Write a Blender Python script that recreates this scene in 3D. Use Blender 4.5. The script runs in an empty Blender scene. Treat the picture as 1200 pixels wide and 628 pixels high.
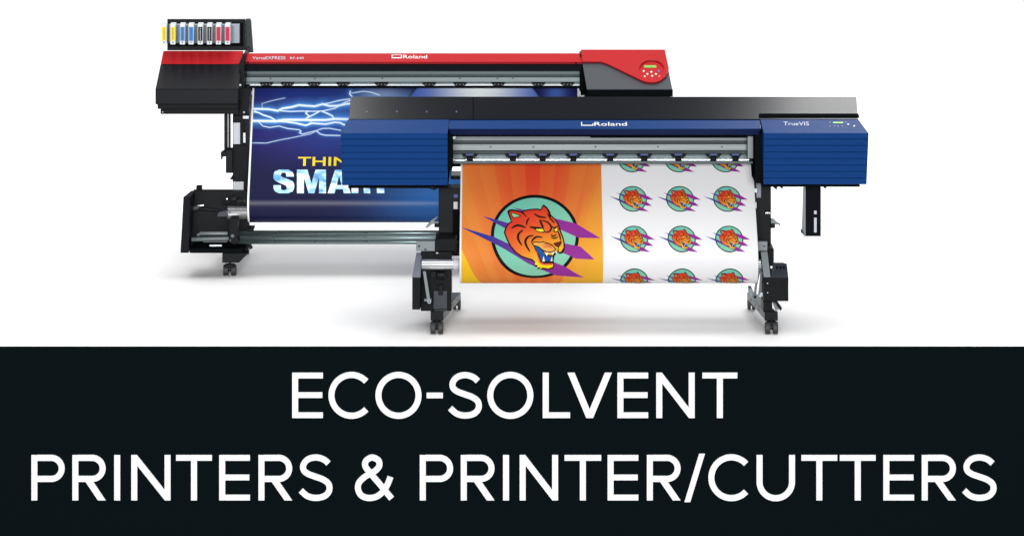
import bpy, bmesh, math, random
import numpy as np
from mathutils import Vector, Matrix
from mathutils.geometry import tessellate_polygon
random.seed(4)
S = bpy.context.scene
COL = S.collection

# ------------------------------------------------------------------ survey of the photograph
F, H, YH = 3570.0, 3.22, 430.0            # focal length in photo pixels, camera height, horizon above the picture
def X(px, Y): return (px - 600.0) * Y / F
def Z(py, Y): return H - (py + YH) * Y / F
def P(px, py, Y): return Vector((X(px, Y), Y, Z(py, Y)))

def lin(c):
    return tuple((v/255/12.92 if v/255 <= .04045 else ((v/255+.055)/1.055)**2.4) for v in c[:3])

# ------------------------------------------------------------------ materials
MATS = {}
def mat(name, col=(.5,.5,.5), rough=.4, metal=0., spec=.5, noise=.0, bump=0., bscale=400, coat=0., emit=0, scale=30, stretch=None):
    m = bpy.data.materials.new(name); m.use_nodes = True
    nt = m.node_tree; b = nt.nodes['Principled BSDF']
    b.inputs['Base Color'].default_value = (*col, 1)
    b.inputs['Roughness'].default_value = rough
    b.inputs['Metallic'].default_value = metal
    b.inputs['Specular IOR Level'].default_value = spec
    b.inputs['Coat Weight'].default_value = coat
    if emit:
        b.inputs['Emission Color'].default_value = (*col, 1); b.inputs['Emission Strength'].default_value = emit
    tc = nt.nodes.new('ShaderNodeTexCoord')
    src = tc.outputs['Object']
    if stretch:
        mp = nt.nodes.new('ShaderNodeMapping'); mp.inputs['Scale'].default_value = stretch
        nt.links.new(src, mp.inputs['Vector']); src = mp.outputs['Vector']
    if noise:
        n = nt.nodes.new('ShaderNodeTexNoise'); n.inputs['Scale'].default_value = scale; n.inputs['Detail'].default_value = 4
        nt.links.new(src, n.inputs['Vector'])
        r = nt.nodes.new('ShaderNodeMapRange'); r.inputs['To Min'].default_value = max(.02, rough - noise); r.inputs['To Max'].default_value = rough + noise
        nt.links.new(n.outputs['Fac'], r.inputs['Value']); nt.links.new(r.outputs['Result'], b.inputs['Roughness'])
        mx = nt.nodes.new('ShaderNodeMix'); mx.data_type = 'RGBA'
        mx.inputs['A'].default_value = (*[c*(1-noise) for c in col], 1); mx.inputs['B'].default_value = (*[min(1, c*(1+noise)) for c in col], 1)
        nt.links.new(n.outputs['Fac'], mx.inputs['Factor']); nt.links.new(mx.outputs['Result'], b.inputs['Base Color'])
    if bump:
        n2 = nt.nodes.new('ShaderNodeTexNoise'); n2.inputs['Scale'].default_value = bscale
        nt.links.new(tc.outputs['Object'], n2.inputs['Vector'])
        bp = nt.nodes.new('ShaderNodeBump'); bp.inputs['Strength'].default_value = bump; bp.inputs['Distance'].default_value = .001
        nt.links.new(n2.outputs['Fac'], bp.inputs['Height']); nt.links.new(bp.outputs['Normal'], b.inputs['Normal'])
    MATS[name] = m
    return m
mat('black_plastic', (.005,.006,.007), .42, noise=.08, bump=.06, spec=.08)
mat('black_panel', (.005,.006,.009), .25, noise=.02, scale=4, spec=.03)
mat('matt_black', (.004,.005,.0055), .9, noise=.1, spec=.0)
mat('black_steel', (.006,.0075,.0085), .42, noise=.1, spec=.10)
mat('rack_side', (.022,.032,.034), .5, noise=.05, spec=.2)
mat('black_cover', (.006,.0065,.009), .34, noise=.03, bump=.02, spec=.06)
mat('charcoal', (.026,.031,.040), .42, noise=.05, bump=.06, spec=.3)
mat('charcoal_light', (.10,.11,.13), .45, noise=.06)
mat('blue_paint', (.0050,.036,.150), .42, noise=.03, bump=.02, spec=.03)
mat('blue_dark', (.003,.012,.06), .5, spec=.12)
mat('blue_clip', (.012,.04,.16), .45)
mat('red_paint', (.40,.012,.015), .36, noise=.03, bump=.02, spec=.06)
mat('red_dark', (.22,.006,.009), .42, spec=.2)
mat('silver', (.62,.66,.68), .28, metal=1, noise=.08, scale=12, stretch=(.5,20,20))
mat('brushed', (.085,.10,.105), .45, metal=.3, noise=.10, scale=8, stretch=(.25,6,30))
mat('brushed_dark', (.055,.078,.084), .42, metal=.3, noise=.10, scale=8, stretch=(.25,6,30))
mat('grey_steel', (.15,.17,.18), .45, metal=.4, noise=.08)
mat('pale_grey', (.45,.46,.50), .5, noise=.04)
mat('bluish_grey', (.16,.17,.21), .5, noise=.06)
mat('tie_bar', (.15,.20,.20), .3, metal=.7, noise=.08)
mat('rubber', (.012,.012,.013), .6, noise=.1)
mat('white_plastic', (.60,.63,.66), .4, noise=.02)
mat('aluminium_tube', (.80,.82,.84), .28, metal=.85, noise=.06, scale=10, stretch=(.4,20,20))
mat('tray_plastic', (.25,.29,.35), .35, noise=.05)
mat('cream_button', (.75,.70,.58), .5)
mat('blue_button', (.03,.12,.5), .5)
mat('ink_yellow', (.78,.60,.01), .4, spec=.2); mat('ink_cyan', (.015,.20,.55), .4, spec=.2)
mat('ink_black', (.006,.006,.006), .5, spec=.1); mat('ink_magenta', (.58,.006,.06), .4, spec=.2)
mat('print_dark', (.03,.03,.03), .5)
mat('letter_white', (.80,.80,.80), .5)
mat('logo_white', (.45,.50,.60), .5)
mat('logo_grey', (.40,.36,.40), .5)
mat('lcd', (.12,.40,.03), .4, emit=.1)
mat('board', (.0029,.0054,.0068), .9, spec=.0)
mat('board_letter', (.74,.74,.74), .6, spec=.2)
mat('white_floor', (.92,.92,.915), .8, spec=.1, noise=.01, scale=3)
mat('studio_ground', (.06,.06,.06), .8, noise=.1, scale=2)
mat('paper_back', (.80,.80,.80), .6)
def attr_mat(name, rough, spec, noise=0, coat=0):
    m = mat(name, (.5,.5,.5), rough, spec=spec, coat=coat)
    nt = m.node_tree; a = nt.nodes.new('ShaderNodeVertexColor'); a.layer_name = 'ink'
    nt.links.new(a.outputs['Color'], nt.nodes['Principled BSDF'].inputs['Base Color'])
attr_mat('matt_print', .6, .08); attr_mat('gloss_print', .36, .20)
m = mat('sky_letters', (.5,.7,.85), .3)
nt = m.node_tree; tc = nt.nodes.new('ShaderNodeTexCoord'); n = nt.nodes.new('ShaderNodeTexNoise')
n.inputs['Scale'].default_value = 5; n.inputs['Detail'].default_value = 3; n.inputs['Distortion'].default_value = 2.0
mp = nt.nodes.new('ShaderNodeMapping'); mp.inputs['Scale'].default_value = (1,1,2.6)
nt.links.new(tc.outputs['Object'], mp.inputs['Vector']); nt.links.new(mp.outputs['Vector'], n.inputs['Vector'])
cr = nt.nodes.new('ShaderNodeValToRGB'); e = cr.color_ramp.elements
e[0].position = .36; e[0].color = (*lin((70,140,205)),1); e[1].position = .62; e[1].color = (*lin((240,250,255)),1)
x_ = e.new(.5); x_.color = (*lin((165,215,238)),1)
nt.links.new(n.outputs['Fac'], cr.inputs['Fac']); nt.links.new(cr.outputs['Color'], nt.nodes['Principled BSDF'].inputs['Base Color'])

# ------------------------------------------------------------------ objects
def tag(o, label=None, cat=None, group=None, kind=None):
    if label: o['label'] = label
    if cat: o['category'] = cat
    if group: o['group'] = group
    if kind: o['kind'] = kind
    return o
def thing(name, loc, label, cat, group=None):
    o = bpy.data.objects.new(name, None); COL.objects.link(o); o.location = loc; o.empty_display_size = .1
    return tag(o, label, cat, group)
def world_loc(o):
    v = Vector(o.location)
    while o.parent: o = o.parent; v += o.location
    return v

class MB:
    """collects shapes in world coordinates, builds ONE mesh object"""
    def __init__(s): s.bm = bmesh.new(); s.mats = []; s.mi = 0
    def use(s, name):
        if name not in s.mats: s.mats.append(name)
        s.mi = s.mats.index(name); return s
    def face(s, vs, smooth=False):
        try: f = s.bm.faces.new(vs)
        except ValueError: return
        f.material_index = s.mi; f.smooth = smooth; return f
    def poly(s, pts):
        return s.face([s.bm.verts.new(p) for p in pts])
    def loft(s, A, B):
        """closed solid between two matching rings"""
        a = [s.bm.verts.new(p) for p in A]; b = [s.bm.verts.new(p) for p in B]; n = len(a)
        s.face(a); s.face(list(reversed(b)))
        for i in range(n): s.face([a[i], b[i], b[(i+1)%n], a[(i+1)%n]])
        return s
    def prof(s, rows):
        """rows of (Y, py, px_left, px_right): a cover with that side profile"""
        return s.loft([P(r[2], r[1], r[0]) for r in rows], [P(r[3], r[1], r[0]) for r in rows])
    def prism(s, pts, Y0, Y1):
        """photo outline standing at depth Y0, solid straight back to Y1"""
        A = [P(x, y, Y0) for x, y in pts]; return s.loft(A, [Vector((v.x, Y1, v.z)) for v in A])
    def box(s, x0, x1, y0, y1, Y0, Y1): return s.prism([(x0,y0),(x1,y0),(x1,y1),(x0,y1)], Y0, Y1)
    def wbox(s, lo, hi):
        A = [Vector((lo[0],lo[1],lo[2])), Vector((hi[0],lo[1],lo[2])), Vector((hi[0],lo[1],hi[2])), Vector((lo[0],lo[1],hi[2]))]
        return s.loft(A, [Vector((v.x, hi[1], v.z)) for v in A])
    def tube(s, p, q, r, n=20, r2=None, caps=True):
        p, q = Vector(p), Vector(q); d = (q-p).normalized(); u = d.orthogonal().normalized(); w = d.cross(u)
        r2 = r if r2 is None else r2
        A = [s.bm.verts.new(p + r*(math.cos(t)*u + math.sin(t)*w)) for t in [2*math.pi*i/n for i in range(n)]]
        B = [s.bm.verts.new(q + r2*(math.cos(t)*u + math.sin(t)*w)) for t in [2*math.pi*i/n for i in range(n)]]
        for i in range(n): s.face([A[i], A[(i+1)%n], B[(i+1)%n], B[i]], True)
        if caps: s.face(list(reversed(A))); s.face(B)
        return s
    def build(s, name, parent=None, bevel=0., label=None, seg=2):
        org = world_loc(parent) if parent else Vector((0,0,0))
        bmesh.ops.recalc_face_normals(s.bm, faces=s.bm.faces) if not getattr(s, 'keep', 0) else None
        if s.bm.verts:
            c = sum((v.co for v in s.bm.verts), Vector())/len(s.bm.verts)
        bmesh.ops.translate(s.bm, verts=s.bm.verts, vec=-c)
        me = bpy.data.meshes.new(name); s.bm.to_mesh(me); s.bm.free()
        for m_ in s.mats: me.materials.append(MATS[m_])
        o = bpy.data.objects.new(name, me); COL.objects.link(o); o.location = c - org
        if parent: o.parent = parent
        if bevel:
            b = o.modifiers.new('bevel', 'BEVEL'); b.width = bevel; b.segments = seg; b.limit_method = 'ANGLE'; b.angle_limit = math.radians(40)
        if label: o['label'] = label
        return o
def mb(m_): return MB().use(m_)
def each(b, name, parent, bevel=0.):
    """every separate piece becomes an object of its own"""
    b.bm.verts.index_update(); seen = set(); out = []
    for v0 in list(b.bm.verts):
        if v0 in seen: continue
        isl = [v0]; seen.add(v0); k = 0
        while k < len(isl):
            for e_ in isl[k].link_edges:
                w = e_.other_vert(isl[k])
                if w not in seen: seen.add(w); isl.append(w)
            k += 1
        c = MB(); m_ = {v: c.bm.verts.new(v.co) for v in isl}
        for f in {f for v in isl for f in v.link_faces}:
            c.use(b.mats[f.material_index]); c.face([m_[v] for v in f.verts], f.smooth)
        used = sorted({f.material_index for f in c.bm.faces})
        out.append(c.build(name, parent, bevel))
    b.bm.free(); return out
def solid(name, parent, m_, *boxes, bevel=.003, label=None):
    b = mb(m_)
    for q in boxes: b.box(*q)
    return b.build(name, parent, bevel, label)

# ------------------------------------------------------------------ writing
def text_tris(body, bold=0.0):
    cu = bpy.data.curves.new('t', 'FONT'); cu.body = body; cu.offset = bold; cu.resolution_u = 4
    o = bpy.data.objects.new('t', cu); COL.objects.link(o)
    dg = bpy.context.evaluated_depsgraph_get(); dg.update()
    me = o.evaluated_get(dg).to_mesh()
    v = np.array([list(p.co)[:2] for p in me.vertices]); f = [list(p.vertices) for p in me.polygons]
    o.evaluated_get(dg).to_mesh_clear(); bpy.data.objects.remove(o); bpy.data.curves.remove(cu)
    v = (v - v.min(0)) / (v.max(0) - v.min(0))
    return v, f
def text_on(b, body, f3, bold=0.0):
    """f3 maps (u,v) in 0..1 to a point; flat lettering"""
    v, f = text_tris(body, bold)
    vs = [b.bm.verts.new(f3(p[0], p[1])) for p in v]
    for q in f: b.face([vs[i] for i in q])
def quad_map(c00, c10, c01, c11, lift=.0012):
    n = (c10-c00).cross(c01-c00).normalized()
    if n.y > 0: n = -n
    return lambda u, v: (c00*(1-u)*(1-v) + c10*u*(1-v) + c01*(1-u)*v + c11*u*v) + n*lift

def catmull(pts, k=6):
    out = []; n = len(pts)
    for i in range(n-1):
        p0 = pts[max(0,i-1)]; p1 = pts[i]; p2 = pts[i+1]; p3 = pts[min(n-1,i+2)]
        for j in range(k):
            t = j/k
            out.append(tuple(.5*((2*p1[d]) + (-p0[d]+p2[d])*t + (2*p0[d]-5*p1[d]+4*p2[d]-p3[d])*t*t + (-p0[d]+3*p1[d]-3*p2[d]+p3[d])*t**3) for d in (0,1)))
    out.append(tuple(pts[-1])); return out
def sides(pts, w, closed=False):
    """left and right borders of a ribbon, w = width or list of widths"""
    n = len(pts); L = []; R = []
    for i, p in enumerate(pts):
        a = pts[i-1] if (i or closed) else p; c = pts[(i+1)%n] if (i < n-1 or closed) else p
        d1 = (p[0]-a[0], p[1]-a[1]); d2 = (c[0]-p[0], c[1]-p[1])
        def nm(d):
            l = math.hypot(*d); return (d[0]/l, d[1]/l) if l > 1e-9 else None
        d1, d2 = nm(d1), nm(d2); d1 = d1 or d2; d2 = d2 or d1
        t = nm((d1[0]+d2[0], d1[1]+d2[1])) or d1
        k = 1/max(.45, t[0]*d1[0]+t[1]*d1[1]); h = (w[i] if isinstance(w, (list,tuple)) else w)/2*k
        L.append((p[0]-t[1]*h, p[1]+t[0]*h)); R.append((p[0]+t[1]*h, p[1]-t[0]*h))
    return L, R

# ================================================================== STUDIO
YS = 13.75
mb('white_floor').wbox((-30, YS, -1.0), (30, 75, 0)).build('floor', None).__setitem__('kind', 'structure')
mb('studio_ground').wbox((-60, -40, -1.12), (60, 76, -1.01)).build('ground', None).__setitem__('kind', 'structure')

# ---- sign board added on the platform front to stand for the caption band
board_y = 13.74
caption = thing('caption_board', (0, board_y, -1.0), 'long near black caption band built as a board with two lines of white capital lettering, below both printers', 'caption')
mb('board').wbox((-2.75, board_y-.012, -1.0), (2.75, board_y+.008, .002)).build('board_panel', caption)
T = 7.0
def g_solid(b, polys, ribs, ox, oy):
    """polys: simple outlines, ribs: (points,width,closed,extra depth); glyph units are photo pixels, y up"""
    yb = board_y-.012
    def W(p, dep): return Vector((X(ox+p[0], yb), yb-dep, Z(oy-p[1], yb)))
    for q in polys:
        b.loft([W(p, .006) for p in q], [W(p, 0) for p in q])
    for pts, w, closed, ex in ribs:
        L, R = sides(pts, w, closed); n = len(L)
        fl = [b.bm.verts.new(W(p,.006+ex)) for p in L]; fr = [b.bm.verts.new(W(p,.006+ex)) for p in R]
        bl = [b.bm.verts.new(W(p,0)) for p in L]; br = [b.bm.verts.new(W(p,0)) for p in R]
        for i in range(n if closed else n-1):
            j = (i+1)%n
            b.face([fl[i],fl[j],fr[j],fr[i]]); b.face([fl[i],bl[i],bl[j],fl[j]]); b.face([fr[i],fr[j],br[j],br[i]])
        if not closed:
            b.face([fl[0],fr[0],br[0],bl[0]]); b.face([fl[-1],bl[-1],br[-1],fr[-1]])
def rect(x0,y0,x1,y1): return [(x0,y0),(x1,y0),(x1,y1),(x0,y1)]
HC = 53.0
def arc(cx, cy, rx, ry, a0, a1, n=28): return [(cx+rx*math.cos(math.radians(a0+(a1-a0)*i/n)), cy+ry*math.sin(math.radians(a0+(a1-a0)*i/n))) for i in range(n+1)]
def glyph(c, w):
    t = T; h = HC; hb = 6.6
    if c == 'E': return [rect(0,0,t,h), rect(t,0,w,hb), rect(t,h-hb,w,h), rect(t,h/2-hb/2+.3,w-.7,h/2+hb/2+.3)], []
    if c == 'L': return [rect(0,0,t,h), rect(t,0,w,hb)], []
    if c == 'I': return [rect(0,0,t,h)], []
    if c == 'T': return [rect(w/2-t/2,0,w/2+t/2,h-hb), rect(0,h-hb,w,h)], []
    if c == '-': return [rect(0,23.2,w,29.6)], []
    if c == '/': return [[(0,-2),(6.8,-2),(w,h+1.5),(w-6.8,h+1.5)]], []
    if c == 'N': return [[(0,0),(t,0),(t,h-12.4),(w-t*.95,0),(w,0),(w,h),(w-t,h),(w-t,12.4),(t*.95,h),(0,h)]], []
    if c == 'V': return [[(0,h),(w/2-t*.56,0),(w/2+t*.56,0),(w,h),(w-8.3,h),(w/2,10.2),(8.3,h)]], []
    if c == 'O': return [], [(arc(w/2,h/2,w/2-t/2,h/2+.9-t/2,0,360,56)[:-1], t, True, 0)]
    if c == 'C': return [], [(arc(27,h/2,27-t/2,h/2+.9-t/2,43,317,44), t, False, 0)]
    if c == 'U':
        r = w/2-t/2
        return [], [([(t/2,h),(t/2,30)]+arc(w/2,r+t/2-1,r,r,180,360,24)+[(w-t/2,30),(w-t/2,h)], t, False, 0)]
    if c == 'S':
        k = w/41
        return [], [(catmull([(x*k,y) for x,y in [(36,43.2),(30.5,47.8),(21.5,50.2),(12,48),(6.6,41.5),(7.2,35),(12.5,30.8),(21,27.6),(30,24.2),(36.2,19),(36.8,11.5),(31.6,5.2),(21.5,2.9),(11.5,5),(3.6,11.6)]], 5), t, False, 0)]
    if c in 'PR':
        r = 12.3; xc = w-t/2-r; yt = h-hb/2
        bowl = [(t,yt)]+arc(xc,yt-r,r,r,90,-90,20)+[(t,yt-2*r)]
        pl = [rect(0,0,t,h)]
        if c == 'R': pl.append([(15.5,yt-2*r-t/2+.02),(24.6,yt-2*r-t/2+.02),(w,0),(w-9,0)])
        return pl, [(bowl, t, False, 0)]
    if c == '&':  # two crossing strokes
        a = catmull([(43.0,2.2),(30,18),(18.5,31.5),(12.2,40),(13.2,46.5),(20.3,50.2),(27.6,46.6),(28.6,40.8),(26.2,36.9)], 6)
        bb = catmull([(28.2,39.6),(24.3,35.0),(17.5,31.2),(10.3,26.6),(4.6,20.4),(3.7,13),(7.6,5.8),(16,2.8),(25.5,4.6),(33.5,11),(38.5,19.5),(41.6,27.5)], 6)
        return [], [(a, t, False, .0012), (bb, t, False, .0006)]
L1 = [('E',342.5,36),('C',385,49),('O',440,54),('-',500,19),('S',524,41),('O',571,54),('L',636,32),('V',665,52),('E',723.5,36),('N',769,45),('T',823,41)]
L2 = [('P',37,39),('R',85,39),('I',134,8),('N',154,46),('T',206.5,42),('E',257,36),('R',303,39.5),('S',349,41),('&',416,46),('P',492,39),('R',540,39.5),
      ('I',589.5,8),('N',609,45),('T',661.5,43),('E',712,36),('R',758,39.5),('/',802,24),('C',830,49),('U',886.5,45),('T',939,42),('T',984,42),('E',1035,36),('R',1080,40),('S',1126,42)]
for row, base in ((L1, 489.2), (L2, 585.5)):
    b = mb('board_letter')
    for c, x0, w in row:
        pl, rb = glyph(c, w); g_solid(b, pl, rb, x0, base)
    b.build('lettering', caption, label='white capital lettering, ' + ('upper' if row is L1 else 'lower') + ' line')

# ================================================================== shared printer hardware
def caster(parent, px, pyb, Y, w=15):
    x = X(px, Y); h = .056; ww = w*Y/F
    b = mb('black_steel')
    b.wbox((x-ww*.36, Y-.012, h*.62), (x+ww*.36, Y+.022, h*1.02)).tube((x,Y,h*.9), (x,Y,h*1.35), .006).tube((x-ww*.5,Y,h*.45),(x+ww*.5,Y,h*.45),.006)
    fork = b.build('caster', parent, .002)
    for s_ in (-1, 1):
        c = mb('rubber'); xa = x+s_*ww*.30; c.tube((xa-ww*.19,Y,h*.5),(xa+ww*.19,Y,h*.5), h*.5, 28)
        c.use('black_plastic').tube((xa-ww*.21,Y,h*.5),(xa+ww*.21,Y,h*.5), h*.27, 20)
        c.build('wheel', fork, .002)
    return fork

# ================================================================== FRONT PRINTER (blue)
A = thing('inkjet_printer', (X(708,14.2), 14.2, 0), 'blue and black wide printer in front, holding the orange and white tiger print', 'printer')

# -- side covers: ridged blue fronts with a smooth sloping top
def ridged(name, tl, tr, ml, mr, bl, br, y_bot, label=None):
    rows = []
    n = 8; y0, y1 = 156.2, y_bot
    for i in range(n):
        a = y0+(y1-y0)*i/n; c = y0+(y1-y0)*(i+1)/n
        f = lambda y, L, R: L+(R-L)*(y-y0)/(y1-y0)
        rows.append((13.950, a+.1, f(a,ml,bl), f(a,mr,br)))
        rows.append((13.951, c-1.0, f(c,ml,bl), f(c,mr,br)))
        rows.append((13.956, c-.8, f(c,ml,bl), f(c,mr,br)))
        if i < n-1: rows.append((13.956, c-.2, f(c,ml,bl), f(c,mr,br)))
    # bottom, back, top
    rows += [(14.50, 211, bl+2, br-2), (14.50, 150, tl+3, tr), (14.10, 140.4, tl, tr)]
    return mb('blue_paint').prof(rows).build(name, A, .0022, label)
lc = ridged('side_cover', 407.5, 526.5, 399, 524.5, 401, 524.5, 218.0, 'left blue ridged end cover, plain')
rc = ridged('side_cover', 891.0, 1006.0, 895.0, 1018.0, 894.5, 1015.5, 217.0, 'right blue ridged end cover with display')
solid('bottom_tray', A, 'matt_black', (408,525,218.2,220.8,13.99,14.45), bevel=.002)
solid('bottom_tray', A, 'matt_black', (893,1008,217.2,219.2,13.99,14.45), bevel=.002)
b = mb('black_steel')
for x in (915, 966, 416, 505): b.box(x, x+2.5, 219, 220.8, 13.985, 14.02)
each(b, 'screw', A)

# display and keys on the right cover (slope from y 156 at 13.95 to y 140 at 14.10)
def slopeA(px, py, lift=.0015):
    t = (156.2-py)/(156.2-140.4); Y = 13.95+.15*t
    p = P(px, py, Y); a = P(900,156.2,13.95); c = P(900,140.4,14.10); d = (c-a).normalized(); n = Vector((0,-d.z,d.y)); 
    if n.z < 0: n = -n
    return p + n*lift
def slope_patch(m_, x0, x1, y0, y1, name, parent, th=.0016):
    b = mb(m_); b.loft([slopeA(x0,y1,th),slopeA(x1,y1,th),slopeA(x1,y0,th),slopeA(x0,y0,th)], [slopeA(x0,y1,-.001),slopeA(x1,y1,-.001),slopeA(x1,y0,-.001),slopeA(x0,y0,-.001)])
    return b.build(name, parent)
slope_patch('lcd', 976, 988, 143.4, 144.9, 'display', rc)
for x, y in ((993,146),(1000,148)): 
    slope_patch('logo_white', x, x+2, y-.7, y+.7, 'button', rc)
for x, y in ((972.5,144),(973,148.5),(978,148.2),(982,148.5),(987,148.3),(991,143.6)):
    slope_patch('bluish_grey', x-.8, x+.8, y-.4, y+.4, 'button', rc)
b = mb('logo_white'); text_on(b, 'TrueVIS', lambda u,v: slopeA(918+30*u, 147.6-4.4*v)); b.build('lettering', rc)

# -- black top panels
def panel(x0t, x1t, x0b, x1b, m_='black_panel'):
    return mb(m_).prof([(14.103,139.8,x0b,x1b),(14.42,113.6,x0t,x1t),(14.50,118,x0t+2,x1t-2),(14.50,150,x0t+2,x1t-2),(14.12,146,x0b+1,x1b-1)])
tp = panel(411,554.3,408.5,554.4).build('top_panel', A, .001, 'left top panel with four small blue marks')
tp2 = panel(554.6,1003.5,554.7,1005.5).build('top_panel', A, .001)
def topA(px, py, lift=.0012):
    t = (139.8-py)/(139.8-113.6); Y = 14.103+.317*t
    a = P(700,139.8,14.103); c = P(700,113.6,14.42); d = (c-a).normalized(); n = Vector((0,-d.z,d.y)); n = n if n.z > 0 else -n
    return P(px, py, Y)+n*lift
solid('panel_seam', A, 'matt_black', (553.2,556,116,141,14.44,14.46), bevel=0)
b = mb('matt_black'); q=[(553.9,114.0),(554.9,114.0),(555.0,139.7),(554.0,139.7)]; b.loft([topA(x,y,.0006) for x,y in q],[topA(x,y,-.01) for x,y in q]); b.build('panel_joint', tp)
b = mb('blue_clip')
for x in (430,465,500,535): b.loft([topA(x+dx, 131.5+dy, .002) for dx,dy in ((-.9,-.7),(.9,-.7),(.9,.7),(-.9,.7))], [topA(x+dx, 131.5+dy, -.001) for dx,dy in ((-.9,-.7),(.9,-.7),(.9,.7),(-.9,.7))])
each(b, 'mark', tp)
# dark gap and raised lid on the right
b = mb('matt_black'); q = [(889.5,134.2),(1005.8,134.2),(1007,138),(889,138)]
b.loft([topA(x,y,.004) for x,y in q], [topA(x,y,-.002) for x,y in q]); b.build('lid_gap', tp2)

# -- centre front cover
b = mb('blue_paint').prof([(13.985,151.2,525.8,891.2),(14.10,141.0,527.0,890.6),(14.3,141.5,528,890),(14.3,150,528,890),(14.01,153,526,891)])
fc = b.build('front_cover', A, .002)
b = mb('blue_dark').prof([(13.995,151.6,526,891.2),(14.02,158.2,528,889.5),(14.1,158.2,528,889.5),(14.1,150,528,889.5)]); b.build('cover_lip', A, .002)
def midA(px, py, lift=.0015):
    t = (151.2-py)/(10.2); Y = 13.985+.115*t; a = P(700,151.2,13.985); c = P(700,141,14.10); d = (c-a).normalized(); n = Vector((0,-d.z,d.y)); n = n if n.z > 0 else -n
    return P(px, py, Y)+n*lift
b = mb('letter_white'); text_on(b, 'Roland', lambda u,v: midA(696.5+38*u, 148.0-4.3*v), .003); b.build('lettering', fc)
b = mb('letter_white')
for q in ([(681,143.6),(682.1,143.6),(682.1,147.9),(681,147.9)], [(682.1,147.0),(694.3,147.0),(694.3,147.9),(682.1,147.9)], [(694.3,145.6),(695.3,145.2),(695.3,147.9),(694.3,147.9)]):
    b.poly([midA(x,y) for x,y in q])
b.build('emblem', fc)

# -- chassis behind, side cheeks of the opening
b = mb('matt_black').box(527,889,150,196,14.36,14.48).box(524,530,157,200,14.0,14.45).box(884.5,895,157,215,14.03,14.45)
b.build('chassis', A, .002)
# -- metal carriage cover in the opening
b = mb('brushed')
b.prof([(14.22,160,529.5,885),(14.215,165,529.5,885),(14.23,165.5,529.5,885),(14.22,168.6,529.5,885),(14.20,169,529.5,885),(14.195,176.5,529.5,885),(14.21,177,529.5,885),(14.215,180.5,529.5,885),(14.30,180,530,884),(14.30,158,530,884)])
gr = b.build('carriage_cover', A, .0015)
b = mb('black_steel')
for x in (575,625,698,771,846,): b.tube(P(x,172.3,14.19), P(x,172.3,14.21), .0035, 12)
for x in range(540,880,24): b.tube(P(x,170.0,14.193), P(x,170.0,14.21), .0012, 8)
each(b, 'screw', gr)
solid('carriage_slot', A, 'matt_black', (692,884,158.6,161.6,14.19,14.24), bevel=0)
solid('clamp_rail', A, 'brushed_dark', (530,884,180.8,186.0,14.215,14.28), bevel=.002)
solid('guide_strip', A, 'silver', (531,878,186.4,188.0,14.18,14.215), bevel=.001)
solid('front_edge', A, 'brushed_dark', (530,886,189.0,192.4,14.15,14.26), bevel=.004)
# pinch rollers
proto = None
for x in (550.5,601,636,672,715,755,795,836,862):
    b = mb('black_plastic'); hw = 9.5 if x < 860 else 7
    b.prism([(x-hw,181.0),(x+hw,181.0),(x+hw-2.5,184.6),(x-hw+2.5,184.6)], 14.19, 14.215).tube(P(x-3.6,186.2,14.172), P(x+3.6,186.2,14.172), .0095, 18)
    pr = b.build('pinch_roller', A, .001)
    solid('clip', pr, 'blue_clip', (x-4.6,x+4.6,180.2,182.6,14.178,14.19), bevel=.001)
solid('end_block', A, 'grey_steel', (876,884,160,186,14.13,14.18), bevel=.002)
solid('end_block', A, 'silver', (530.5,534,160,163,14.14,14.2), bevel=.001)
solid('end_block', A, 'silver', (533,545,187,189.2,14.15,14.18), bevel=.001)

# -- media guide (platen front) showing at each side of the sheet
b = mb('silver'); x0, x1 = X(527.5,14.2), X(889,14.2)
prof_ = [(14.30,192.4),(14.285,195),(14.28,200),(14.285,206),(14.30,210.5),(14.36,210),(14.36,194)]
b.prof([(Y,y,600+x0*F/Y,600+x1*F/Y) for Y,y in prof_]).build('media_guide', A, .004)

# -- stand
solid('leg', A, 'black_steel', (514,541,220.5,284,14.24,14.34), bevel=.003)
solid('leg', A, 'black_steel', (883,903.6,216,310,14.24,14.34), bevel=.003)
b = mb('pale_grey').box(531.6,536.3,236.6,245,14.236,14.24).use('blue_clip').box(531.8,536.6,228,231.8,14.236,14.24).use('matt_black').box(530.5,541,246.5,281,14.234,14.24); each(b, 'hole_sticker', A)
solid('side_bracket', A, 'bluish_grey', (886.5,892,213,232,14.2,14.24), bevel=.002)
b = mb('silver').box(884,887.6,221,226,14.2,14.238).box(884,886.8,237,244.5,14.2,14.238).tube(P(897,249.5,14.2), P(903,249.5,14.2), .008); each(b, 'sensor', A, .001)
b = mb('grey_steel').prism([(498.5,266.5),(500.5,267.5),(507,262.5),(514,262.5),(514,260),(508,259.5),(514,254),(511,254.5),(505,258.5)],14.22,14.235).use('black_plastic').box(509,514,262.5,266.5,14.2,14.24)
b.build('lever', A, .001)
b = mb('grey_steel').prism([(903.6,256.5),(907,257),(911,261),(914.5,262.5),(914.8,265.8),(912.5,263.5),(903.6,262.4)],14.22,14.235).use('black_plastic').box(903.6,908.4,262.6,267.4,14.2,14.24)
b.build('lever', A, .001)
b = mb('black_steel').prism([(503,220.8),(513,220.8),(509,223.2),(506,222)],14.1,14.12).prism([(906,219.2),(911,219.2),(910,222.6),(908,221)],14.1,14.12); each(b, 'hook', A)
# cross beam between the legs (behind the sheet)
solid('cross_beam', A, 'black_steel', (520,900,284,300,14.36,14.42), bevel=.003)

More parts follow.
